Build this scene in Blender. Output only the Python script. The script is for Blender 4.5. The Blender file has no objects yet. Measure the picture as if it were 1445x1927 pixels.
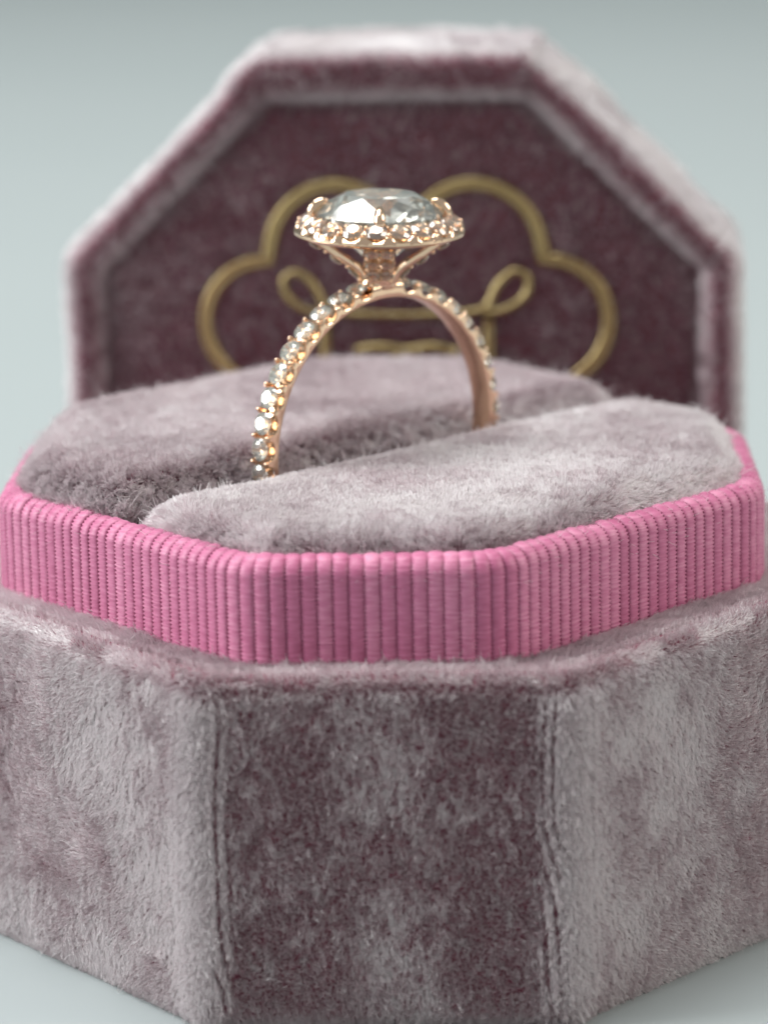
import bpy, bmesh, math
import numpy as np
from mathutils import Matrix, Vector

MM = 0.001                      # the model is written in millimetres, built in metres
sc = bpy.context.scene
col = sc.collection
rng = np.random.default_rng(7)

# ------------------------------------------------------------------ camera
PITCH, ROLL, CAM_D, CAM_H = 0.2236, 0.0201, 189.455, 64.0
cam_data = bpy.data.cameras.new('camera')
cam = bpy.data.objects.new('camera', cam_data)
col.objects.link(cam)
cam_data.sensor_width = 36.0
cam_data.sensor_fit = 'AUTO'
cam_data.lens = 6367.0 / 1927.0 * 36.0
cam_data.clip_start = 0.01
cam_data.clip_end = 20.0
cam_data.dof.use_dof = True
cam_data.dof.focus_distance = 0.1790
cam_data.dof.aperture_fstop = cam_data.lens / 3.5
cam_data.dof.aperture_blades = 0
fw = Vector((0, math.cos(PITCH), -math.sin(PITCH)))
up0 = Vector((0, math.sin(PITCH), math.cos(PITCH)))
r0 = Vector((1, 0, 0))
rt = math.cos(ROLL) * r0 - math.sin(ROLL) * up0
up = math.sin(ROLL) * r0 + math.cos(ROLL) * up0
M3 = Matrix((rt, up, -fw)).transposed()
cam.matrix_world = Matrix.Translation(Vector((0, -CAM_D, CAM_H)) * MM) @ M3.to_4x4()
sc.camera = cam

# ------------------------------------------------------------------ world, lamps, exposure
world = bpy.data.worlds.new('World')
sc.world = world
world.use_nodes = True
bg = world.node_tree.nodes['Background']
bg.inputs[0].default_value = (0.86, 0.90, 0.91, 1)
bg.inputs[1].default_value = 0.38


def area(name, loc, target, sx, sy, power, color):
    d = bpy.data.lights.new(name, 'AREA')
    d.shape = 'RECTANGLE'
    d.size, d.size_y = sx, sy
    d.energy = power
    d.color = color
    o = bpy.data.objects.new(name, d)
    col.objects.link(o)
    o.location = loc
    o.rotation_euler = (Vector(target) - Vector(loc)).to_track_quat('-Z', 'Y').to_euler()
    return o


area('window_light', (-0.28, 0.06, 1.00), (0, 0.0, 0.02), 0.70, 0.70, 10.8, (0.97, 0.99, 1.0))
area('side_window_light', (-0.80, -0.06, 0.36), (0, 0, 0.02), 0.40, 0.55, 7.2, (0.97, 0.99, 1.0))
area('room_light', (0.80, -0.10, 0.46), (0, 0, 0.02), 0.50, 0.50, 4.0, (1.0, 0.94, 0.86))

sc.view_settings.view_transform = 'Standard'
sc.view_settings.look = 'None'
sc.view_settings.exposure = 0.28
sc.view_settings.gamma = 1.0
sc.view_settings.use_curve_mapping = False
sc.cycles.max_bounces = 14
sc.cycles.transmission_bounces = 12
sc.cycles.glossy_bounces = 6
sc.cycles.diffuse_bounces = 3
sc.cycles.sample_clamp_indirect = 4.0
sc.cycles.sample_clamp_direct = 12.0
sc.cycles.filter_width = 1.7
sc.cycles.adaptive_threshold = 0.006
sc.cycles.use_denoising = True


# ------------------------------------------------------------------ materials
def new_mat(name):
    m = bpy.data.materials.new(name)
    m.use_nodes = True
    return m, m.node_tree, m.node_tree.nodes['Principled BSDF']


def noise_node(nt, scale, detail=3.0, coord='Object'):
    tc = nt.nodes.new('ShaderNodeTexCoord')
    n = nt.nodes.new('ShaderNodeTexNoise')
    n.inputs['Scale'].default_value = scale
    n.inputs['Detail'].default_value = detail
    nt.links.new(tc.outputs[coord], n.inputs['Vector'])
    return n


def ramp(nt, src, stops):
    r = nt.nodes.new('ShaderNodeValToRGB')
    while len(r.color_ramp.elements) < len(stops):
        r.color_ramp.elements.new(0.5)
    for e, (p, c) in zip(r.color_ramp.elements, stops):
        e.position = p
        e.color = (*c, 1)
    nt.links.new(src, r.inputs[0])
    return r


def bump(nt, src, bsdf, strength, dist):
    b = nt.nodes.new('ShaderNodeBump')
    b.inputs['Strength'].default_value = strength
    b.inputs['Distance'].default_value = dist
    nt.links.new(src, b.inputs['Height'])
    nt.links.new(b.outputs[0], bsdf.inputs['Normal'])


def mat_cloth(name, a, b):
    m, nt, p = new_mat(name)
    n = noise_node(nt, 900, 4)
    r = ramp(nt, n.outputs['Fac'], [(0.3, a), (0.7, b)])
    nt.links.new(r.outputs[0], p.inputs['Base Color'])
    p.inputs['Roughness'].default_value = 0.95
    p.inputs['Specular IOR Level'].default_value = 0.1
    return m


def mat_fibre(name, dark, light, sheen=(0.91, 0.95, 0.915), glow=(0.72, 0.62, 0.66), mix=0.80, rough=0.28):
    m, nt, p = new_mat(name)
    nt.nodes.remove(p)
    out = nt.nodes['Material Output']
    info = nt.nodes.new('ShaderNodeHairInfo')
    r = ramp(nt, info.outputs['Random'], [(0.0, dark), (1.0, light)])
    d = nt.nodes.new('ShaderNodeBsdfDiffuse')
    nt.links.new(r.outputs[0], d.inputs['Color'])
    h = nt.nodes.new('ShaderNodeBsdfHair')
    h.component = 'Reflection'
    h.inputs['Color'].default_value = (*sheen, 1)
    h.inputs['RoughnessU'].default_value = rough
    h.inputs['RoughnessV'].default_value = 0.9
    t = nt.nodes.new('ShaderNodeBsdfHair')
    t.component = 'Transmission'
    t.inputs['Color'].default_value = (*glow, 1)
    t.inputs['RoughnessU'].default_value = 0.55
    t.inputs['RoughnessV'].default_value = 0.9
    mt = nt.nodes.new('ShaderNodeMixShader')
    mt.inputs[0].default_value = 0.32
    nt.links.new(h.outputs[0], mt.inputs[1])
    nt.links.new(t.outputs[0], mt.inputs[2])
    mx = nt.nodes.new('ShaderNodeMixShader')
    mx.inputs[0].default_value = mix
    nt.links.new(d.outputs[0], mx.inputs[1])
    nt.links.new(mt.outputs[0], mx.inputs[2])
    nt.links.new(mx.outputs[0], out.inputs['Surface'])
    return m


def mat_gold(name, color, rough):
    m, nt, p = new_mat(name)
    p.inputs['Base Color'].default_value = (*color, 1)
    p.inputs['Metallic'].default_value = 1.0
    n = noise_node(nt, 1400, 3)
    mr = nt.nodes.new('ShaderNodeMapRange')
    mr.inputs['To Min'].default_value = rough * 0.7
    mr.inputs['To Max'].default_value = rough * 1.5
    nt.links.new(n.outputs['Fac'], mr.inputs['Value'])
    nt.links.new(mr.outputs[0], p.inputs['Roughness'])
    bump(nt, n.outputs['Fac'], p, 0.06, 0.0002)
    return m


def mat_diamond(name, inner_light):
    m, nt, p = new_mat(name)
    nt.nodes.remove(p)
    g = nt.nodes.new('ShaderNodeBsdfGlass')
    g.inputs['IOR'].default_value = 2.417
    g.inputs['Roughness'].default_value = 0.0
    g.inputs['Color'].default_value = (0.995, 0.992, 0.965, 1)
    d = nt.nodes.new('ShaderNodeBsdfDiffuse')
    d.inputs['Color'].default_value = (0.93, 0.92, 0.88, 1)
    mx = nt.nodes.new('ShaderNodeMixShader')
    mx.inputs[0].default_value = inner_light  # white diffuse share imitates light returned inside the stone, and inclusions
    nt.links.new(g.outputs[0], mx.inputs[1])
    nt.links.new(d.outputs[0], mx.inputs[2])
    nt.links.new(mx.outputs[0], nt.nodes['Material Output'].inputs['Surface'])
    return m


def mat_ribbon(name):
    m, nt, p = new_mat(name)
    tc = nt.nodes.new('ShaderNodeTexCoord')
    mp = nt.nodes.new('ShaderNodeMapping')
    mp.inputs['Scale'].default_value = (900, 900, 7500)       # threads run across the ribs
    nt.links.new(tc.outputs['Object'], mp.inputs['Vector'])
    n = nt.nodes.new('ShaderNodeTexNoise')
    n.inputs['Scale'].default_value = 1.0
    n.inputs['Detail'].default_value = 3.0
    nt.links.new(mp.outputs[0], n.inputs['Vector'])
    oi = nt.nodes.new('ShaderNodeObjectInfo')
    sh = nt.nodes.new('ShaderNodeMath')                       # every rib has its own threads
    sh.operation = 'MULTIPLY'
    sh.inputs[1].default_value = 400.0
    nt.links.new(oi.outputs['Random'], sh.inputs[0])
    cb = nt.nodes.new('ShaderNodeCombineXYZ')
    nt.links.new(sh.outputs[0], cb.inputs[2])
    nt.links.new(cb.outputs[0], mp.inputs['Location'])
    ad = nt.nodes.new('ShaderNodeMath')
    ad.operation = 'MULTIPLY_ADD'
    ad.inputs[1].default_value = 0.22
    nt.links.new(oi.outputs['Random'], ad.inputs[0])
    nt.links.new(n.outputs['Fac'], ad.inputs[2])
    r = ramp(nt, ad.outputs[0], [(0.30, (0.37, 0.085, 0.175)), (0.60, (0.47, 0.135, 0.245)), (0.85, (0.58, 0.22, 0.335))])
    nt.links.new(r.outputs[0], p.inputs['Base Color'])
    p.inputs['Roughness'].default_value = 0.45
    p.inputs['Specular IOR Level'].default_value = 0.42
    p.inputs['Sheen Weight'].default_value = 0.18
    p.inputs['Sheen Roughness'].default_value = 0.35
    bump(nt, n.outputs['Fac'], p, 0.6, 0.00005)
    return m


def mat_plain(name, a, b, scale, rough, spec=0.4, bmp=0.0):
    m, nt, p = new_mat(name)
    n = noise_node(nt, scale, 5)
    r = ramp(nt, n.outputs['Fac'], [(0.3, a), (0.7, b)])
    nt.links.new(r.outputs[0], p.inputs['Base Color'])
    p.inputs['Roughness'].default_value = rough
    p.inputs['Specular IOR Level'].default_value = spec
    if bmp:
        bump(nt, n.outputs['Fac'], p, bmp, 0.001)
    return m


VELVET = mat_cloth('velvet_backing', (0.165, 0.058, 0.08), (0.22, 0.08, 0.105))
PILE = mat_fibre('velvet_fibre', (0.27, 0.112, 0.165), (0.45, 0.225, 0.295))
PILE_PAD = PILE
GOLD = mat_gold('rose_gold', (0.88, 0.615, 0.425), 0.09)
FOIL = mat_gold('emblem_gold', (0.40, 0.31, 0.145), 0.34)
DIAMOND = mat_diamond('diamond', 0.05)
MELEE = mat_diamond('small_diamond', 0.06)
RIBBON = mat_ribbon('pink_grosgrain')
TABLE = mat_plain('white_table', (0.315, 0.35, 0.348), (0.33, 0.362, 0.36), 6, 0.5, 0.3)
WALL = mat_plain('pale_wall', (0.40, 0.46, 0.455), (0.43, 0.485, 0.48), 3, 0.9, 0.2)


# ------------------------------------------------------------------ helpers
def obj_from(name, verts, faces, mat, parent=None, smooth=True, sharp=None):
    me = bpy.data.meshes.new(name)
    v = np.asarray(verts, float) * MM
    me.from_pydata(v.tolist(), [], faces)
    me.update()
    if smooth:
        me.polygons.foreach_set('use_smooth', [True] * len(me.polygons))
        if sharp is not None:
            me.set_sharp_from_angle(angle=sharp)
    me.materials.append(mat)
    o = bpy.data.objects.new(name, me)
    col.objects.link(o)
    if parent is not None:
        o.parent = parent
    return o


def obj_share(name, me, parent, loc, rot3, scale):
    o = bpy.data.objects.new(name, me)
    col.objects.link(o)
    o.parent = parent
    s = scale if hasattr(scale, '__len__') else (scale, scale, scale)
    o.matrix_local = Matrix.Translation(Vector(loc) * MM) @ rot3.to_4x4() @ Matrix.Diagonal((*s, 1))
    return o


def empty(name, loc, eul=(0, 0, 0)):
    o = bpy.data.objects.new(name, None)
    o.empty_display_size = 0.005
    col.objects.link(o)
    o.location = Vector(loc) * MM
    o.rotation_euler = eul
    return o


def frame_z(zdir, xhint=(1, 0, 0)):
    z = Vector(zdir).normalized()
    x = Vector(xhint)
    x = (x - x.dot(z) * z).normalized()
    y = z.cross(x)
    return Matrix((x, y, z)).transposed()


def hash3(i, j, k, seed):
    n = (i * 374761393 + j * 668265263 + k * 2147483647 + seed * 1274126177) & 0xFFFFFFFF
    n = ((n ^ (n >> 13)) * 1274126177) & 0xFFFFFFFF
    n = n ^ (n >> 16)
    return (n & 0xFFFF).astype(np.float64) / 32767.5 - 1.0


def vnoise(P, cell, seed):
    """smooth value noise in -1..1 at points P (N,3) with the given cell size"""
    q = P / cell + 1000.0
    b = np.floor(q).astype(np.int64)
    f = q - b
    f = f * f * (3 - 2 * f)
    out = np.zeros(len(P))
    for dx in (0, 1):
        wx = f[:, 0] if dx else 1 - f[:, 0]
        for dy in (0, 1):
            wy = f[:, 1] if dy else 1 - f[:, 1]
            for dz in (0, 1):
                wz = f[:, 2] if dz else 1 - f[:, 2]
                out += wx * wy * wz * hash3(b[:, 0] + dx, b[:, 1] + dy, b[:, 2] + dz, seed)
    return out


def vnoise3(P, cell, seed):
    return np.stack([vnoise(P, cell, seed + s) for s in (0, 11, 23)], 1)


def octagon(ax, ay, sx, sy, inset=0.0):
    """corners, counter-clockwise from the front right of the front edge; inset moves every edge inward"""
    base = np.array([(-sx, -ay), (sx, -ay), (ax, -sy), (ax, sy), (sx, ay), (-sx, ay), (-ax, sy), (-ax, -sy)], float)
    return inset_poly(base, inset)


def inset_poly(base, inset):
    n = len(base)
    d = np.roll(base, -1, 0) - base
    d /= np.linalg.norm(d, axis=1)[:, None]
    nrm = np.stack([-d[:, 1], d[:, 0]], 1)          # inward for ccw
    off = np.einsum('ij,ij->i', nrm, base) + inset
    res = []
    for i in range(n):
        a, b = (i - 1) % n, i
        res.append(np.linalg.solve(np.array([nrm[a], nrm[b]]), np.array([off[a], off[b]])))
    return np.array(res)


def rounded(poly, r, n_edge=12, n_arc=6):
    """closed outline with rounded corners; same count of points for every inset"""
    n = len(poly)
    pts, arcs = [], []
    for i in range(n):
        p, a, b = poly[i], poly[i - 1], poly[(i + 1) % n]
        u = (a - p) / np.linalg.norm(a - p)
        v = (b - p) / np.linalg.norm(b - p)
        half = math.acos(np.clip(u @ v, -1, 1)) / 2
        t = min(r / math.tan(half), 0.48 * min(np.linalg.norm(a - p), np.linalg.norm(b - p)))
        rr = t * math.tan(half)
        c = p + (u + v) / np.linalg.norm(u + v) * rr / math.sin(half)
        s, e = p + u * t, p + v * t
        a0 = math.atan2(*(s - c)[::-1])
        a1 = math.atan2(*(e - c)[::-1])
        da = (a1 - a0 + math.pi) % (2 * math.pi) - math.pi
        arcs.append([c + rr * np.array([math.cos(a0 + da * k / n_arc), math.sin(a0 + da * k / n_arc)]) for k in range(n_arc + 1)])
    for i in range(n):
        pts += arcs[i]
        e, s = arcs[i][-1], arcs[(i + 1) % n][0]
        pts += [e + (s - e) * k / n_edge for k in range(1, n_edge)]
    return np.array(pts)


def ring_faces(rows, n, cap_first=False, cap_last=False):
    f = []
    for i in range(rows - 1):
        for j in range(n):
            k = (j + 1) % n
            f.append((i * n + j, i * n + k, (i + 1) * n + k, (i + 1) * n + j))
    if cap_first:
        f.append(tuple(reversed(range(n))))
    if cap_last:
        f.append(tuple(range((rows - 1) * n, rows * n)))
    return f


def sample_surface(verts, faces, density, mask=None):
    """random points on quads/triangles: positions and smooth normals"""
    V = np.asarray(verts, float)
    tris = []
    for f in faces:
        for k in range(1, len(f) - 1):
            tris.append((f[0], f[k], f[k + 1]))
    T = np.array(tris)
    fn = np.cross(V[T[:, 1]] - V[T[:, 0]], V[T[:, 2]] - V[T[:, 0]])
    vn = np.zeros_like(V)
    for k in range(3):
        np.add.at(vn, T[:, k], fn)
    vn /= np.linalg.norm(vn, axis=1)[:, None] + 1e-12
    ar = np.linalg.norm(fn, axis=1) / 2
    if mask is not None:
        ar = ar * mask(V[T].mean(1), fn / (2 * ar[:, None] + 1e-12))
    cnt = int(ar.sum() * density)
    ti = rng.choice(len(T), cnt, p=ar / ar.sum())
    u, v = rng.random(cnt), rng.random(cnt)
    fl = u + v > 1
    u[fl], v[fl] = 1 - u[fl], 1 - v[fl]
    w = 1 - u - v
    P = w[:, None] * V[T[ti, 0]] + u[:, None] * V[T[ti, 1]] + v[:, None] * V[T[ti, 2]]
    N = w[:, None] * vn[T[ti, 0]] + u[:, None] * vn[T[ti, 1]] + v[:, None] * vn[T[ti, 2]]
    N /= np.linalg.norm(N, axis=1)[:, None] + 1e-12
    return P, N


def tangent(T, N):
    return T - (T * N).sum(1)[:, None] * N


def make_pile(name, parent, P, N, lean, length, radius, mat):
    """velvet pile: one short bent fibre per root"""
    n = len(P)
    L = np.asarray(length)[:, None] if np.ndim(length) else np.full((n, 1), length)
    lean = tangent(lean, N)
    mag = np.linalg.norm(lean, axis=1)[:, None]
    lean = lean * np.minimum(1, 0.93 / (mag + 1e-9))
    mag = np.minimum(mag, 0.93)
    upc = np.sqrt(1 - mag ** 2)
    pts = np.empty((n, 3, 3), np.float32)
    pts[:, 0] = P - 0.05 * N
    pts[:, 1] = P + L * (0.52 * (0.35 + 0.65 * upc) * N + 0.38 * lean)
    pts[:, 2] = P + L * (upc * N + lean)
    hc = bpy.data.hair_curves.new(name)
    hc.add_curves([3] * n)
    hc.attributes['position'].data.foreach_set('vector', (pts * MM).reshape(-1))
    if 'radius' not in hc.attributes:
        hc.attributes.new('radius', 'FLOAT', 'POINT')
    rad = np.empty((n, 3), np.float32)
    rv = radius * (0.75 + 0.5 * rng.random(n))
    rad[:, 0], rad[:, 1], rad[:, 2] = rv, rv, rv * 0.45
    hc.attributes['radius'].data.foreach_set('value', (rad * MM).reshape(-1))
    hc.materials.append(mat)
    o = bpy.data.objects.new(name, hc)
    col.objects.link(o)
    o.parent = parent
    o['kind'] = 'stuff'
    return o


# ------------------------------------------------------------------ the surface and the background
def sheet(name, verts, mat):
    o = obj_from(name, verts, [(0, 1, 2, 3)], mat, smooth=False)
    o['kind'] = 'structure'
    return o


sheet('table_top', [(-1500, -420, 0), (1500, -420, 0), (1500, 1500, 0), (-1500, 1500, 0)], TABLE)
sheet('backdrop', [(-2200, 1540, -400), (2200, 1540, -400), (2200, 1540, 1300), (-2200, 1540, 1300)], WALL)

# ------------------------------------------------------------------ the ring box
S, AX, AY = 9.45, 24.5, 26.9
HB, HR = 18.5, 23.85
INS = 3.0
YAW, BX = -0.0326, 0.594
box = empty('ring_box', (BX, 0, 0), (0, 0, YAW))
box['label'] = 'octagonal mauve velvet ring box base with pink ribbed ribbon band and two cushions'
box['category'] = 'ring box'


def oct_ring(inset, r):
    return rounded(octagon(AX, AY, S, S, inset), max(0.3, r), 14, 8)


# base: outer wall, rounded top edge, ledge, well for the cushions
prof = [(3.0, 0.0, 1.0), (0.9, 0.0, 1.2), (0.35, 0.25, 1.3), (0.1, 0.9, 1.4)]
for k in range(1, 14):
    prof.append((0.0 - 0.12 * math.sin(math.pi * k / 14), 0.9 + (HB - 2.2) * k / 14, 1.5))
prof += [(0.08, HB - 0.75, 1.5), (0.3, HB - 0.3, 1.5), (0.7, HB - 0.06, 1.5), (1.2, HB - 0.02, 1.8), (1.7, HB - 0.1, 1.7), (2.1, HB - 0.3, 1.6),
         (2.7, HB - 0.3, 1.5), (4.2, HB - 0.2, 1.2), (4.3, 15.0, 1.2), (6.0, 14.6, 1.0)]
V = []
for ins, z, r in prof:
    o2 = oct_ring(ins, r)
    V.append(np.column_stack([o2, np.full(len(o2), z)]))
nr = len(V[0])
BV = np.vstack(V)
wob = vnoise3(BV, 6.0, 5) * 0.12
BV += wob * (BV[:, 2:3] > 0.5)
BF = ring_faces(len(prof), nr, True, True)
base = obj_from('base', BV, BF, VELVET, box)

pile_rows = list(range(1, 4 + 13 + 5 + 2))
BFp = [f for f in BF[:-2] if f[0] // nr in pile_rows]


def base_mask(c, n):
    w = np.where(c[:, 1] > 13, 0.0, 1.0)
    w *= np.where(n[:, 2] > 0.8, 0.7, 1.0)
    return w


P, N = sample_surface(BV, BFp, 240, base_mask)
side = np.clip(1 - np.abs(N[:, 2]) * 1.3, 0, 1)
# the fold lines at the corners: pile stands in upright rows
corner = np.zeros(len(P))
poly = octagon(AX, AY, S, S, 0)
for c in poly:
    d = np.linalg.norm(P[:, :2] - c, axis=1)
    corner = np.maximum(corner, np.exp(-(d / 1.35) ** 2))
ang = np.arctan2(P[:, 1], P[:, 0])
arc = np.arctan2(N[:, 1], N[:, 0]) * 3.0 + (P[:, 0] * -N[:, 1] + P[:, 1] * N[:, 0])
row = arc / 0.50
frac = row - np.round(row) 
keep = rng.random(len(P)) > (corner * 0.85 * (np.abs(frac) > 0.36) * side)
# ledge seam: a sparse line between the ribbon and the rounded edge
zt = np.clip((N[:, 2] - 0.30) / 0.4, 0, 1)
pn = np.roll(poly, -1, 0) - poly
pn /= np.linalg.norm(pn, axis=1)[:, None]
dins = np.min([(P[:, :2] - poly[i]) @ np.array([-pn[i][1], pn[i][0]]) for i in range(8)], axis=0)
line = np.abs(dins - 1.35 - 0.12 * vnoise(P, 1.5, 401)) < 0.30
keep &= ~(line & (N[:, 2] > 0.5) & (rng.random(len(P)) < 0.92))
P, N, side, corner, frac, zt = [a[keep] for a in (P, N, side, corner, frac, zt)]
radial = np.column_stack([P[:, 0] / AX ** 2, P[:, 1] / AY ** 2, np.zeros(len(P))])
radial /= np.linalg.norm(radial, axis=1)[:, None]
crush = vnoise3(P, 6.0, 31) * 0.30 + vnoise3(P, 2.4, 47) * 0.22 + vnoise3(P, 0.9, 59) * 0.14
st = np.array([1, 1, 0.40])
clump = (vnoise3(P * st, 0.13, 71) * 0.28 + vnoise3(P * st, 0.40, 77) * 0.12 + rng.normal(0, 0.22, P.shape)) * np.array([1, 1, 0.6])
tang = np.column_stack([-N[:, 1], N[:, 0], np.zeros(len(P))])
lean = crush * (1 - 0.9 * corner)[:, None] + clump * (1 - 0.3 * corner)[:, None]
front = np.clip((-N[:, 1] - 0.8) / 0.15, 0, 1)
wide = corner ** 0.22
topz = np.clip((P[:, 2] - (HB - 2.6)) / 1.8, 0, 1)
zb = -0.40 + 0.44 * front - 0.16 * wide - 0.38 * topz * front + (1.05 - 0.35 * front) * vnoise(P * np.array([1, 1, 0.7]), 5.0, 391) + (0.45 - 0.15 * front) * vnoise(P, 2.0, 397)
cw = corner ** 1.4
zb += 0.46 * vnoise(P * np.array([1, 1, 0.45]), 0.20, 411)
zb = zb * (1 - cw) + cw * (-0.60 + 0.1 * vnoise(P, 0.9, 399))
lean += np.array([0, 0, 1.0]) * (zb * side)[:, None]
lean -= tang * (frac * 1.5 * corner * side)[:, None]
lean += radial * (0.30 * zt)[:, None] + tang * (0.95 * zt * np.sign(vnoise(P, 3.0, 403)) * (0.6 + 0.4 * rng.random(len(P))))[:, None]
Ln = (0.31 + 0.04 * vnoise(P, 0.5, 83) + 0.13 * rng.random(len(P))) * (1 + 0.05 * zt) * (1 + 0.7 * corner)
stray = rng.random(len(P)) < 0.012
Ln = np.where(stray, Ln * 1.8, Ln)
din2 = np.min([(P[:, :2] - poly[i]) @ np.array([-pn[i][1], pn[i][0]]) for i in range(8)], axis=0)
foot = np.clip((din2 - 1.7) / 0.4, 0, 1) * (N[:, 2] > 0.5)
lean = lean * (1 - 0.5 * foot)[:, None] + tang * (foot * 0.6 * vnoise(P, 1.1, 421))[:, None] + radial * (foot * 0.45)[:, None]
Ln = Ln * (1 + foot * (0.3 + 0.5 * vnoise(P, 0.7, 423)))
# pale ridges of upright pile along the folded corners
sel = (corner > 0.15 + 0.6 * rng.random(len(P))) & (np.abs(frac) < 0.26) & (side > 0.8)
sel = np.nonzero(sel)[0]
P2 = P[sel] + rng.normal(0, 0.05, (len(sel), 3)) * np.array([1, 1, 3.0])
N2 = N[sel]
lean2 = np.array([0, 0, -0.58]) + rng.normal(0, 0.10, P2.shape) + vnoise3(P2, 0.6, 431) * 0.12
P, N, lean = np.vstack([P, P2]), np.vstack([N, N2]), np.vstack([lean, lean2])
Ln = np.concatenate([Ln, 0.56 + 0.14 * rng.random(len(sel))])
make_pile('velvet_pile', base, P, N, lean, Ln, 0.0165, PILE)

# ribbon band: a smooth carrier with a rounded lip, the ribs stand on it
def rib_ring(inset, r):
    q = rounded(octagon(24.1, AY, 7.8, 8.6, inset), max(0.3, r), 14, 8)
    return q + np.array([-0.6, 0.0])


carrier = [(INS + 0.05, HB - 0.35), (INS, HB + 0.3), (INS, HR - 0.85)]
LIP = 0.85
for k in range(1, 7):
    a = math.pi / 2 * k / 6
    carrier.append((INS + LIP * (1 - math.cos(a)), HR - LIP + LIP * math.sin(a)))
carrier += [(INS + 1.3, HR - 0.1), (INS + 1.45, HR - 0.7), (INS + 1.45, HB - 0.2)]
V = [np.column_stack([rib_ring(i, 4.6 - 0.5 * (i - INS)), np.full(nr, z)]) for i, z in carrier]
band_v = np.vstack(V)
ribbon = obj_from('ribbon_band', band_v, ring_faces(len(carrier), nr), RIBBON, box)

# one rib: half-round cord with serrated thread edges, up the band and over the lip
PITCH_R = 0.80
path = []
step = 0.105
z = HB - 0.25
while z < HR - LIP:
    path.append((0.0, z, 0.0))
    z += step
na = 15
for k in range(1, na + 1):
    a = math.pi / 2 * k / na
    path.append((LIP * (1 - math.cos(a)), HR - LIP + LIP * math.sin(a), a))
path += [(LIP + 0.1, HR - 0.01, math.pi / 2), (LIP + 0.3, HR - 0.06, math.pi / 2 + 0.3), (LIP + 0.42, HR - 0.25, math.pi / 2 + 0.9)]
rv, nc = [], 11
for k, (ins, zz, a) in enumerate(path):
    hw = PITCH_R / 2 * (1.0 + (0.20 if k % 2 else -0.20))
    dp = 0.22 + (0.034 if k % 2 else -0.034)
    for j in range(nc):
        t = math.pi * j / (nc - 1)
        x = -hw * math.cos(t)
        h = dp * (math.sin(t) ** 0.72) - 0.03
        rv.append((x, ins - h * math.cos(a), zz + h * math.sin(a)))
rf = [(i * nc + j, i * nc + j + 1, (i + 1) * nc + j + 1, (i + 1) * nc + j) for i in range(len(path) - 1) for j in range(nc - 1)]
rib_me = None
out = rib_ring(INS, 4.6)
seg = np.linalg.norm(np.roll(out, -1, 0) - out, axis=1)
cum = np.concatenate([[0], np.cumsum(seg)])
total = cum[-1]
n_rib = int(round(total / PITCH_R))
outc = np.vstack([out, out[:1]])
for k in range(n_rib):
    s = (k + 0.5) * total / n_rib
    i = int(np.searchsorted(cum, s) - 1)
    t = (s - cum[i]) / seg[i]
    p = outc[i] * (1 - t) + outc[i + 1] * t
    d = outc[i + 1] - outc[i]
    # smooth direction across the corners
    sa, sb = (s - 0.5) % total, (s + 0.5) % total
    pa = np.array([np.interp(sa, cum, outc[:, 0]), np.interp(sa, cum, outc[:, 1])])
    pb = np.array([np.interp(sb, cum, outc[:, 0]), np.interp(sb, cum, outc[:, 1])])
    d = pb - pa
    if p[1] > 15.0:
        continue
    if rib_me is None:
        tmp = obj_from('rib', rv, rf, RIBBON, ribbon)
        rib_me = tmp.data
        bpy.data.objects.remove(tmp)
    a = math.atan2(d[1], d[0])
    obj_share('rib', rib_me, ribbon, (p[0], p[1], 0), Matrix.Rotation(a + rng.normal(0, 0.02), 3, 'Z'), (1 + rng.normal(0, 0.03), 1 + rng.normal(0, 0.004), 1 + rng.normal(0, 0.0015)))

# ------------------------------------------------------------------ cushions with the slot between them
SLOT = math.radians(43.0) - YAW
SLOT_P = np.array([-0.7, -1.6])
sd = np.array([math.cos(SLOT), math.sin(SLOT)])
sn = np.array([-sd[1], sd[0]])
GAP = 0.85


def clip_half(poly, nrm, off):
    res = []
    for i in range(len(poly)):
        a, b = poly[i], poly[(i + 1) % len(poly)]
        da, db = a @ nrm - off, b @ nrm - off
        if da >= 0:
            res.append(a)
        if (da >= 0) != (db >= 0):
            res.append(a + (b - a) * da / (da - db))
    return np.array(res)


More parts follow.
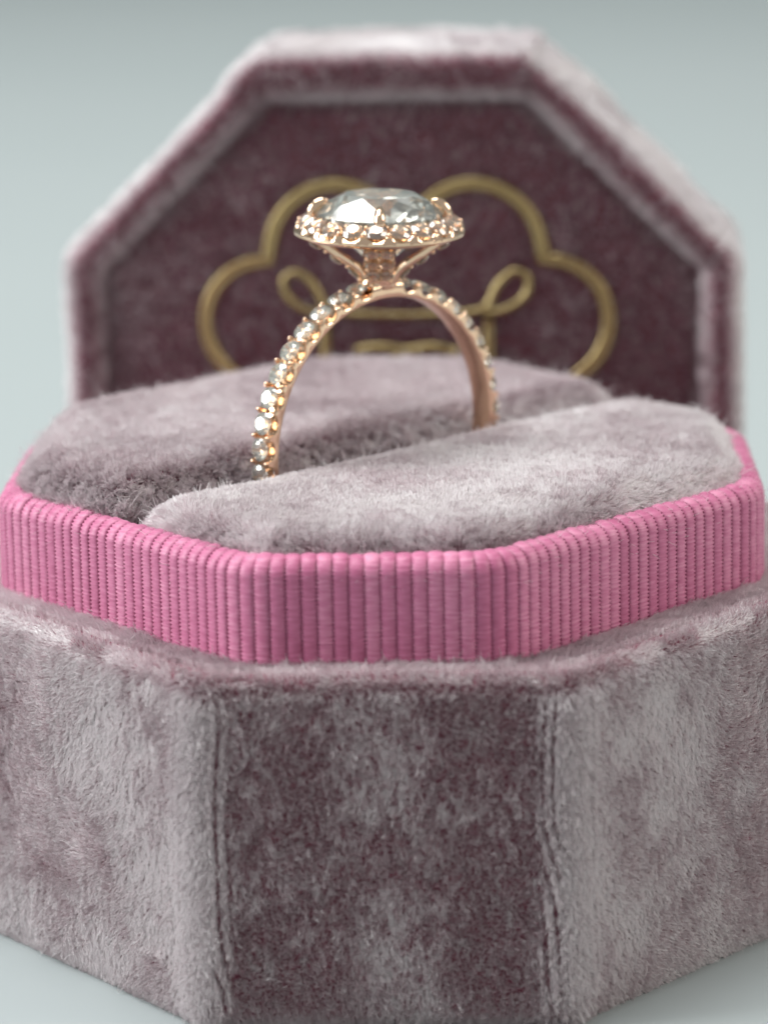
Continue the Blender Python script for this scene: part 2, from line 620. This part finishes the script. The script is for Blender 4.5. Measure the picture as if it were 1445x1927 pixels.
def cushion(sign, label, seed, top, nap, rough):
    inner = octagon(24.1, AY, 7.8, 8.6, INS + 1.25) + np.array([-0.6, 0.0])
    poly = clip_half(inner, sign * sn, sign * (SLOT_P @ sn) + GAP)
    # drop very short edges
    keep = [i for i in range(len(poly)) if np.linalg.norm(poly[i] - poly[i - 1]) > 0.6]
    poly = poly[keep]
    edge_n = []
    for i in range(len(poly)):
        d = poly[(i + 1) % len(poly)] - poly[i]
        d /= np.linalg.norm(d)
        q = np.array([-d[1], d[0]])
        edge_n.append((q, q @ poly[i], abs(q @ sn) > 0.98 and abs(q @ (SLOT_P + sign * sn * GAP) - q @ poly[i]) < 0.05))
    outl = rounded(poly, 2.2, 16, 7)
    cen = poly.mean(0)
    fr = [1.0, 1.0, 0.993, 0.985, 0.97, 0.95, 0.925, 0.895, 0.86, 0.815, 0.76, 0.69, 0.6, 0.5, 0.38, 0.25, 0.12, 0.03]
    Z0 = HR - 1.7
    V = []
    for k, f in enumerate(fr):
        q = cen + (outl - cen) * f
        if k == 0:
            z = np.full(len(q), 15.2)
        else:
            acc = np.zeros(len(q))
            prod = np.ones(len(q))
            for (nn, off, is_slot) in edge_n:
                d = np.clip(q @ nn - off, 0, None)
                r = 2.2 if is_slot else 2.5
                e = np.clip(1 - d / r, 0, 1)
                prod *= np.sqrt(np.clip(1 - e ** 2.3, 0.0, 1))
            z = Z0 + (top - Z0) * prod
            P3 = np.column_stack([q, np.zeros(len(q))])
            z = z + prod * 0.22 * vnoise(P3, 9.0, seed)
        V.append(np.column_stack([q, z]))
    n = len(outl)
    V = np.vstack(V)
    F = ring_faces(len(fr), n, True, True)
    o = obj_from('cushion', V, F, VELVET, box)
    o['label'] = label
    P, N = sample_surface(V, F[:-2], 240, lambda c, nn: np.where(c[:, 2] < 20.5, 0.0, 1.0))
    r2 = (P[:, :2] - cen)
    radial = np.column_stack([r2, np.zeros(len(P))])
    radial /= np.linalg.norm(radial, axis=1)[:, None] + 1e-9
    edge = np.clip(1.15 - N[:, 2], 0, 1)
    crush = (vnoise3(P, 5.5, seed + 31) * 0.50 + vnoise3(P, 2.2, seed + 47) * 0.32 + vnoise3(P, 0.9, seed + 59) * 0.18) * rough * 1.15
    clump = (vnoise3(P, 0.16, seed + 71) * 0.36 + vnoise3(P, 0.34, seed + 75) * 0.30) * (0.8 + 1.0 * edge)[:, None] + rng.normal(0, 0.17, P.shape)
    stray = rng.random(len(P)) < 0.012
    lean = crush + clump + np.array(nap) + radial * (0.75 * np.clip((edge - 0.25) / 0.3, 0, 1) * np.clip((N[:, 2] - 0.15) / 0.3, 0, 1))[:, None]
    Ln = 0.31 + 0.75 * edge + 0.06 * vnoise(P, 0.6, seed + 83) + 0.12 * rng.random(len(P))
    Ln = np.where(stray, Ln * 1.7, Ln)
    make_pile('velvet_pile', o, P, N, lean, Ln, 0.0165, PILE_PAD)
    return o


cushion(-1, 'silvery mauve cushion in front of the ring', 101, 25.0, (0.15, 0.25, 0), 1.0)
cushion(1, 'darker mauve cushion behind the ring', 202, 25.9, (0.0, -0.35, 0), 0.62)

# ------------------------------------------------------------------ the lid standing behind
LS, LA, LZ = 9.3, 21.8, 21.75
DEPTH = 15.0
lid = empty('ring_box_cover', tuple(np.array([BX - 0.3, 0, 0]) + np.array([-math.sin(YAW) * 30, math.cos(YAW) * 30, 0.0])), (0, 0, 0))
LROT = Matrix.Rotation(YAW - 0.0524, 4, 'Z')
lid.matrix_world = Matrix.Translation(lid.location) @ LROT
lid['label'] = 'upright octagonal velvet box cover with gold scalloped emblem inside, behind the ring'
lid['category'] = 'box cover'


def lid_ring(inset, r):
    q = rounded(octagon(LA, LZ, LS, LS, inset), max(0.3, r), 14, 8)
    return q


lp = [(2.0, DEPTH, 1.0), (0.5, DEPTH - 0.05, 1.6), (0.1, DEPTH - 0.6, 1.9), (0, 11, 2.0), (0, 7.5, 2.0), (0, 4, 2.0), (0, 1.2, 2.0), (0.08, 0.45, 2.0), (0.35, 0.08, 1.9),
      (0.75, 0.0, 1.8), (1.15, 0.1, 1.7), (1.45, 0.5, 1.6), (1.6, 1.3, 1.6), (1.75, 1.75, 1.5), (2.1, 1.6, 1.5), (2.7, 1.2, 1.4), (3.6, 0.95, 1.3), (6, 0.85, 1.2), (10, 0.8, 1.0), (15, 0.8, 0.6), (20, 0.8, 0.4)]
V = []
for ins, y, r in lp:
    q = lid_ring(ins, r)
    x, zz = q[:, 0].copy(), q[:, 1].copy()
    if ins < 1.0:                                   # the velvet overlaps along the top edge and ends in a step
        top = (zz > LZ - 2.0) & (x < LS - 0.5)
        w = np.clip((x + LS + 4) / 5.0, 0, 1)
        zz = np.where(top, zz + 0.75 * w, zz)
    V.append(np.column_stack([x, np.full(len(x), y), zz + LZ]))
nl = len(V[0])
LV = np.vstack(V)
LV += vnoise3(LV, 5.0, 8) * 0.10
LF = ring_faces(len(lp), nl, True, True)
shell = obj_from('lid_shell', LV, LF, VELVET, lid)


def lid_mask(c, n):
    w = np.where(c[:, 1] > DEPTH - 0.7, 0.0, 1.0)
    w = np.where(c[:, 2] < 4.0, 0.0, w)
    return w


P, N = sample_surface(LV, LF[:-2] + [LF[-1]], 62, lid_mask)
flat = np.clip(-N[:, 1], 0, 1)
crush = (vnoise3(P, 5.0, 331) * 0.30 + vnoise3(P, 2.0, 347) * 0.2) * (1 - 0.1 * flat)[:, None]
lean = crush + vnoise3(P, 0.45, 371) * 0.3 + rng.normal(0, 0.1, P.shape) + np.array([0, 0, 0.18]) * flat[:, None] + np.array([0, 0.85, 0]) * ((1 - flat) * (P[:, 0] * N[:, 0] + (P[:, 2] - LZ) * N[:, 2] > 0))[:, None]
make_pile('velvet_pile', shell, P, N, lean, (0.5 + 0.4 * (1 - flat)) * (0.9 + 0.3 * rng.random(len(P))), 0.032, PILE)


# emblem: flattened gold cords lying on the lid's inner panel
def tube(pts, rw, rh, nseg=10, closed=False, groove=False):
    pts = np.asarray(pts, float)
    n = len(pts)
    V = []
    for i in range(n):
        a = pts[i - 1] if (closed or i > 0) else pts[i]
        b = pts[(i + 1) % n] if (closed or i < n - 1) else pts[i]
        t = b - a
        t /= np.linalg.norm(t) + 1e-9
        nn = np.array([-t[1], t[0]])
        for k in range(nseg):
            an = 2 * math.pi * k / nseg
            q = pts[i] + nn * rw * math.cos(an)
            dip = 1 - 0.65 * math.exp(-(math.cos(an) / 0.4) ** 2) if groove else 1.0
            V.append((q[0], -rh * math.sin(an) * dip, q[1]))
    F = []
    for i in range(n if closed else n - 1):
        for k in range(nseg):
            i2, k2 = (i + 1) % n, (k + 1) % nseg
            F.append((i * nseg + k, i * nseg + k2, i2 * nseg + k2, i2 * nseg + k))
    if not closed:
        F.append(tuple(range(nseg)))
        F.append(tuple(reversed(range((n - 1) * nseg, n * nseg))))
    V = np.array(V) + np.array([0, 0.48, LZ])
    return V, F


def arc_pts(c, r, a0, a1, n):
    return [(c[0] + r * math.cos(math.radians(a0 + (a1 - a0) * k / n)), c[1] + r * math.sin(math.radians(a0 + (a1 - a0) * k / n))) for k in range(n + 1)]


def spline(P, n=8):
    P = np.asarray(P, float)
    Q = np.vstack([2 * P[0] - P[1], P, 2 * P[-1] - P[-2]])
    out = []
    for i in range(1, len(Q) - 2):
        for k in range(n):
            t = k / n
            out.append(0.5 * ((2 * Q[i]) + (-Q[i - 1] + Q[i + 1]) * t + (2 * Q[i - 1] - 5 * Q[i] + 4 * Q[i + 1] - Q[i + 2]) * t * t + (-Q[i - 1] + 3 * Q[i] - 3 * Q[i + 1] + Q[i + 2]) * t ** 3))
    out.append(P[-1])
    return np.array(out)


quarter = arc_pts((4.75, 9.1), 4.7, 172, 0, 20)[:-1] + arc_pts((9.9, 4.55), 4.15, 95, -68, 18)
quarter[-1] = (11.4, 0.25)
quarter = np.array(quarter)
half = np.vstack([quarter, quarter[::-1][1:] * np.array([1, -1])])
loop = np.vstack([half, half[::-1] * np.array([-1, 1])])
EM = lambda q: np.asarray(q) * np.array([0.945, 0.985]) + np.array([0.42, 0.55])
loop = EM(loop)
v, f = tube(loop, 0.46, 0.32, 20, True, True)
emblem = obj_from('emblem', v, f, FOIL, shell)
emblem['label'] = 'gold scalloped frame emblem'
curl = spline([(0, 5.0), (2.0, 5.05), (4.2, 5.15), (5.6, 5.6), (6.3, 6.9), (7.4, 7.9), (8.4, 7.6), (8.4, 6.5), (7.4, 5.6), (6.2, 5.2), (5.4, 5.1)])
curl_l = curl[::-1] * np.array([-1, 1])
v, f = tube(EM(np.vstack([curl_l, curl[1:]])), 0.27, 0.25, 8)
obj_from('emblem_scroll', v, f, FOIL, shell)
for sx in (-1, 1):
    v, f = tube(EM(np.array([(sx * 5.7, 4.9 - 0.7 * k) for k in range(12)])), 0.36, 0.3, 8)
    obj_from('emblem_post', v, f, FOIL, shell)
v, f = tube(EM(spline([(-3.6, 2.6), (-1.8, 2.8), (0, 2.6), (1.8, 2.8), (3.4, 2.5)])), 0.40, 0.3, 8)
obj_from('emblem_bar', v, f, FOIL, shell)
v, f = tube(EM(np.array(arc_pts((0, 0.8), 1.5, 0, 345, 22))), 0.36, 0.3, 8, True)
obj_from('emblem_circle', v, f, FOIL, shell)

# ------------------------------------------------------------------ the ring
RO, RI, HW = 8.85, 8.05, 0.76
RC = np.array([-0.22, -2.0, 25.72])
TH = math.radians(42.6)
LEAN = 0.035
ring = empty('diamond_ring', (0, 0, 0))
RM = Matrix.Rotation(TH, 4, 'Z') @ Matrix.Rotation(LEAN, 4, 'X')
base_pt = Vector(RC) + (RM.to_3x3() @ Vector((0, 0, -RO)))
ring.matrix_world = Matrix.Translation(base_pt * MM) @ RM
ring['label'] = 'rose gold halo diamond ring standing in the slot between the cushions'
ring['category'] = 'ring'
C0 = np.array([0, 0, RO])                            # ring centre in the ring's own frame


def brilliant(mat):
    T = [(0.285, 45 * k, 0.148) for k in range(8)]
    Mv = [(0.40, 45 * k + 22.5, 0.0) for k in range(8)]
    zM = 0.148 * (0.5 - 0.40 * math.cos(math.radians(22.5))) / (0.5 - 0.285)
    Mv = [(r, a, zM) for r, a, _ in Mv]
    G = [(0.5, 22.5 * k, 0.0) for k in range(16)]
    g = [(0.5, 22.5 * k, -0.022) for k in range(16)]
    rp = 0.15
    zP = -0.022 - 0.43 * (1 - rp * math.cos(math.radians(22.5)) / 0.5)
    Pv = [(rp, 45 * k + 22.5, zP) for k in range(8)]
    allv = T + Mv + G + g + Pv + [(0, 0, -0.452)]
    V = [(r * math.cos(math.radians(a)), r * math.sin(math.radians(a)), z) for r, a, z in allv]
    iT, iM, iG, ig, iP, iC = 0, 8, 16, 32, 48, 56
    F = [tuple(range(8))]
    for k in range(8):
        k1, km = (k + 1) % 8, (k - 1) % 8
        F.append((iT + k1, iT + k, iM + k))
        F.append((iT + k, iM + km, iG + 2 * k, iM + k))
        F.append((iM + k, iG + 2 * k, iG + 2 * k + 1))
        F.append((iM + k, iG + 2 * k + 1, iG + (2 * k + 2) % 16))
        F.append((iC, iP + k, ig + 2 * k, iP + km))
        F.append((iP + k, ig + 2 * k + 1, ig + 2 * k))
        F.append((iP + k, ig + (2 * k + 2) % 16, ig + 2 * k + 1))
    for k in range(16):
        F.append((iG + k, ig + k, ig + (k + 1) % 16, iG + (k + 1) % 16))
    me = bpy.data.meshes.new('brilliant')
    bm = bmesh.new()
    vs = [bm.verts.new(Vector(p) * MM) for p in V]
    for f in F:
        bm.faces.new([vs[i] for i in f])
    bmesh.ops.recalc_face_normals(bm, faces=bm.faces)
    bm.to_mesh(me)
    bm.free()
    me.materials.append(mat)
    return me


STONE = brilliant(MELEE)
CENTRE = brilliant(DIAMOND)


def bead_mesh():
    me = bpy.data.meshes.new('bead')
    bm = bmesh.new()
    bmesh.ops.create_icosphere(bm, subdivisions=2, radius=MM)
    bm.to_mesh(me)
    bm.free()
    me.polygons.foreach_set('use_smooth', [True] * len(me.polygons))
    me.materials.append(GOLD)
    return me


BEAD = bead_mesh()

# band with U-cut sides under every stone
STEP = math.radians(9.35)
stone_a = [s * (math.radians(11.0) + STEP * k) for k in range(11) for s in (-1, 1)]
stone_sorted = np.array(sorted(stone_a))


def notch(a):
    d = np.min(np.abs(stone_sorted - a)) / STEP
    return math.sqrt(max(0.0, 1 - (d / 0.40) ** 2)) if d < 0.40 else 0.0


NA = 900
V = []
for i in range(NA):
    a = -math.pi + 2 * math.pi * i / NA
    nt_ = notch(a)
    inside = abs(a) < abs(stone_sorted).max() + STEP * 0.5
    bed = RO - 0.42 if inside else RO - 0.02
    edge = RO - 0.46 * nt_ if inside else RO - 0.05
    ps = [(-0.62, RI), (0.0, RI - 0.03), (0.62, RI), (0.90, RI + 0.05), (1.0, RI + 0.16), (1.0, 0.5 * (RI + 0.16 + edge - 0.06)), (1.0, edge - 0.06), (0.95, edge), (0.78, edge), (0.62, bed if inside else edge),
          (-0.62, bed if inside else edge), (-0.78, edge), (-0.95, edge), (-1.0, edge - 0.06), (-1.0, 0.5 * (RI + 0.16 + edge - 0.06)), (-1.0, RI + 0.16), (-0.90, RI + 0.05)]
    for y, rho in ps:
        V.append((rho * math.sin(a), y * HW, rho * math.cos(a) + RO))
band = obj_from('band', V, [tuple(reversed(f)) for f in (
    [(i * 17 + j, i * 17 + (j + 1) % 17, ((i + 1) % NA) * 17 + (j + 1) % 17, ((i + 1) % NA) * 17 + j) for i in range(NA) for j in range(17)])], GOLD, ring, True, math.radians(38))
bm = bmesh.new(); bm.from_mesh(band.data); bmesh.ops.recalc_face_normals(bm, faces=bm.faces); bm.to_mesh(band.data); bm.free()


def on_band(a, rho, y):
    return (rho * math.sin(a), y, rho * math.cos(a) + RO)


for a in stone_a:
    d = (math.sin(a), 0, math.cos(a))
    R = frame_z(d, (0, 1, 0)) @ Matrix.Rotation(rng.random() * 0.7, 3, 'Z')
    obj_share('pave_stone', STONE, band, on_band(a, RO + 0.06, 0), R, 1.30)
gaps = sorted(set([round(s * (math.radians(11.0) + STEP * (k - 0.5)), 5) for k in range(12) for s in (-1, 1)]))
for a in gaps:
    for y in (-0.74, 0.74):
        d = (math.sin(a), 0, math.cos(a))
        obj_share('bead', BEAD, band, on_band(a, RO + 0.05, y * HW), frame_z(d, (0, 1, 0)), (0.125, 0.12, 0.125))

# halo
HZ = 2 * RO + 3.33                                   # height of the halo plane in the ring frame
NH = 20
halo_a = [2 * math.pi * (k + 0.5) / NH for k in range(NH)]
NS = 480
V = []
for i in range(NS):
    a = 2 * math.pi * i / NS
    d = min(abs((a - b + math.pi) % (2 * math.pi) - math.pi) for b in halo_a) / (2 * math.pi / NH)
    u = math.sqrt(max(0, 1 - (d / 0.38) ** 2))
    pr = [(3.75, -0.70), (4.3, -0.70), (4.62, -0.62), (4.78, -0.48), (4.78, -0.26 - 0.06 * u), (4.70 - 0.05 * u, 0.0 - 0.24 * u), (4.58 - 0.05 * u, 0.05 - 0.2 * u), (4.42, -0.08), (3.95, 0.08), (3.72, 0.30), (3.55, 0.34), (3.45, 0.2), (3.4, -0.35)]
    for r, z in pr:
        V.append((r * math.cos(a), r * math.sin(a), z + HZ))
npf = 13
F = [(i * npf + j, ((i + 1) % NS) * npf + j, ((i + 1) % NS) * npf + (j + 1) % npf, i * npf + (j + 1) % npf) for i in range(NS) for j in range(npf)]
halo = obj_from('halo', V, F, GOLD, ring, True, math.radians(40))
bm = bmesh.new(); bm.from_mesh(halo.data); bmesh.ops.recalc_face_normals(bm, faces=bm.faces); bm.to_mesh(halo.data); bm.free()
for b in halo_a:
    nd = (0.62 * math.cos(b), 0.62 * math.sin(b), 1.0)
    obj_share('halo_stone', STONE, halo, (4.16 * math.cos(b), 4.16 * math.sin(b), HZ + 0.24), frame_z(nd) @ Matrix.Rotation(rng.random(), 3, 'Z'), 1.24)
for k in range(NH):
    b = 2 * math.pi * k / NH
    for r, z in ((4.55, 0.13), (3.72, 0.38)):
        obj_share('bead', BEAD, halo, (r * math.cos(b), r * math.sin(b), HZ + z), Matrix.Identity(3), 0.115)

# centre stone
obj_share('center_stone', CENTRE, ring, (0, 0, HZ + 0.64), Matrix.Rotation(math.radians(20), 3, 'Z'), 7.15)


def claw(path, radii, name, parent, nseg=12, flat=1.0):
    path = [Vector(p) for p in path]
    n = len(path)
    V = []
    for i, p in enumerate(path):
        t = (path[min(i + 1, n - 1)] - path[max(i - 1, 0)]).normalized()
        rad = Vector((p.x, p.y, 0)).normalized()
        s = t.cross(Vector((0, 0, 1)))
        s = s.normalized() if s.length > 1e-4 else Vector((-rad.y, rad.x, 0))
        b = s.cross(t).normalized()
        for k in range(nseg):
            an = 2 * math.pi * k / nseg
            q = p + (s * math.cos(an) + b * math.sin(an) * flat) * radii[i]
            V.append(tuple(q))
    F = [(i * nseg + k, i * nseg + (k + 1) % nseg, (i + 1) * nseg + (k + 1) % nseg, (i + 1) * nseg + k) for i in range(n - 1) for k in range(nseg)]
    F += [tuple(reversed(range(nseg))), tuple(range((n - 1) * nseg, n * nseg))]
    o = obj_from(name, V, F, GOLD, parent)
    b2 = bmesh.new(); b2.from_mesh(o.data); bmesh.ops.recalc_face_normals(b2, faces=b2.faces); b2.to_mesh(o.data); b2.free()
    return o


prong_a = [math.radians(-132.6 + 90 * k) for k in range(4)]
for a in prong_a:
    ca, sa = math.cos(a), math.sin(a)
    ctl = [(2.9, -0.62), (3.35, -0.35), (3.66, 0.1), (3.74, 0.5), (3.66, 0.85), (3.42, 1.12), (3.1, 1.28), (2.88, 1.34)]
    rad = [0.20, 0.24, 0.29, 0.32, 0.33, 0.30, 0.22, 0.09]
    cp = spline(ctl, 4)
    rr = np.interp(np.linspace(0, len(ctl) - 1, len(cp)), range(len(ctl)), rad)
    claw([(r * ca, r * sa, z + HZ) for r, z in cp], rr, 'prong', ring)

# the four paved gallery arms under the halo
for a in prong_a:
    ca, sa = math.cos(a), math.sin(a)
    ctl = spline([(4.02, -0.58), (3.35, -1.02), (2.5, -1.62), (1.65, -2.2), (1.1, -2.72), (0.85, -3.3)], 4)
    n = len(ctl)
    V = []
    for i in range(n):
        t = ctl[min(i + 1, n - 1)] - ctl[max(i - 1, 0)]
        t /= np.linalg.norm(t)
        nn = np.array([-t[1], t[0]])
        if nn[1] > 0:
            nn = -nn                                 # outward and down
        w = np.interp(i / (n - 1), [0, 0.6, 1], [0.92, 0.86, 0.70])
        for (y, h) in ((-w, 0.0), (-w * 0.92, 0.10), (w * 0.92, 0.10), (w, 0.0), (w, -0.24), (w * 0.6, -0.3), (-w * 0.6, -0.3), (-w, -0.24)):
            q = ctl[i] + nn * h
            V.append((q[0] * ca - y * sa, q[0] * sa + y * ca, q[1] + HZ))
    F = [(i * 8 + k, i * 8 + (k + 1) % 8, (i + 1) * 8 + (k + 1) % 8, (i + 1) * 8 + k) for i in range(n - 1) for k in range(8)]
    F += [tuple(reversed(range(8))), tuple(range((n - 1) * 8, n * 8))]
    arm = obj_from('gallery_arm', V, F, GOLD, ring, True, math.radians(35))
    bm = bmesh.new(); bm.from_mesh(arm.data); bmesh.ops.recalc_face_normals(bm, faces=bm.faces); bm.to_mesh(arm.data); bm.free()
    for u in (0.17, 0.45, 0.73):
        i = u * (n - 1)
        i0 = int(i)
        p = ctl[i0] * (1 - (i - i0)) + ctl[i0 + 1] * (i - i0)
        t = ctl[i0 + 1] - ctl[i0]
        t /= np.linalg.norm(t)
        nn = np.array([-t[1], t[0]])
        if nn[1] > 0:
            nn = -nn
        for y in (-0.40, 0.40):
            y2 = y * np.interp(u, [0, 1], [1.05, 0.85])
            q = p + nn * 0.25
            nd = (nn[0] * ca, nn[0] * sa, nn[1])
            obj_share('gallery_stone', STONE, arm, (q[0] * ca - y2 * sa, q[0] * sa + y2 * ca, q[1] + HZ), frame_z(nd) @ Matrix.Rotation(rng.random(), 3, 'Z'), 0.86)
        um = u + 0.14
        i = min(um * (n - 1), n - 2)
        i0 = int(i)
        p = ctl[i0] * (1 - (i - i0)) + ctl[i0 + 1] * (i - i0) + nn * 0.16
        for y in (-0.66, 0.0, 0.66):
            y2 = y * np.interp(um, [0, 1], [1.1, 0.9])
            obj_share('bead', BEAD, arm, (p[0] * ca - y2 * sa, p[0] * sa + y2 * ca, p[1] + HZ), Matrix.Identity(3), 0.11)

# collar that joins the head to the band
V, pr = [], [(0.0, -3.8), (1.0, -3.6), (1.05, -3.2), (0.82, -2.85), (0.7, -2.5), (0.0, -2.4)]
for i in range(32):
    a = 2 * math.pi * i / 32
    for r, z in pr:
        V.append((max(r, 0.01) * math.cos(a) * 1.1, max(r, 0.01) * math.sin(a) * 0.85, z + HZ))
F = [(i * 6 + j, ((i + 1) % 32) * 6 + j, ((i + 1) % 32) * 6 + j + 1, i * 6 + j + 1) for i in range(32) for j in range(5)]
obj_from('collar', V, F, GOLD, ring)
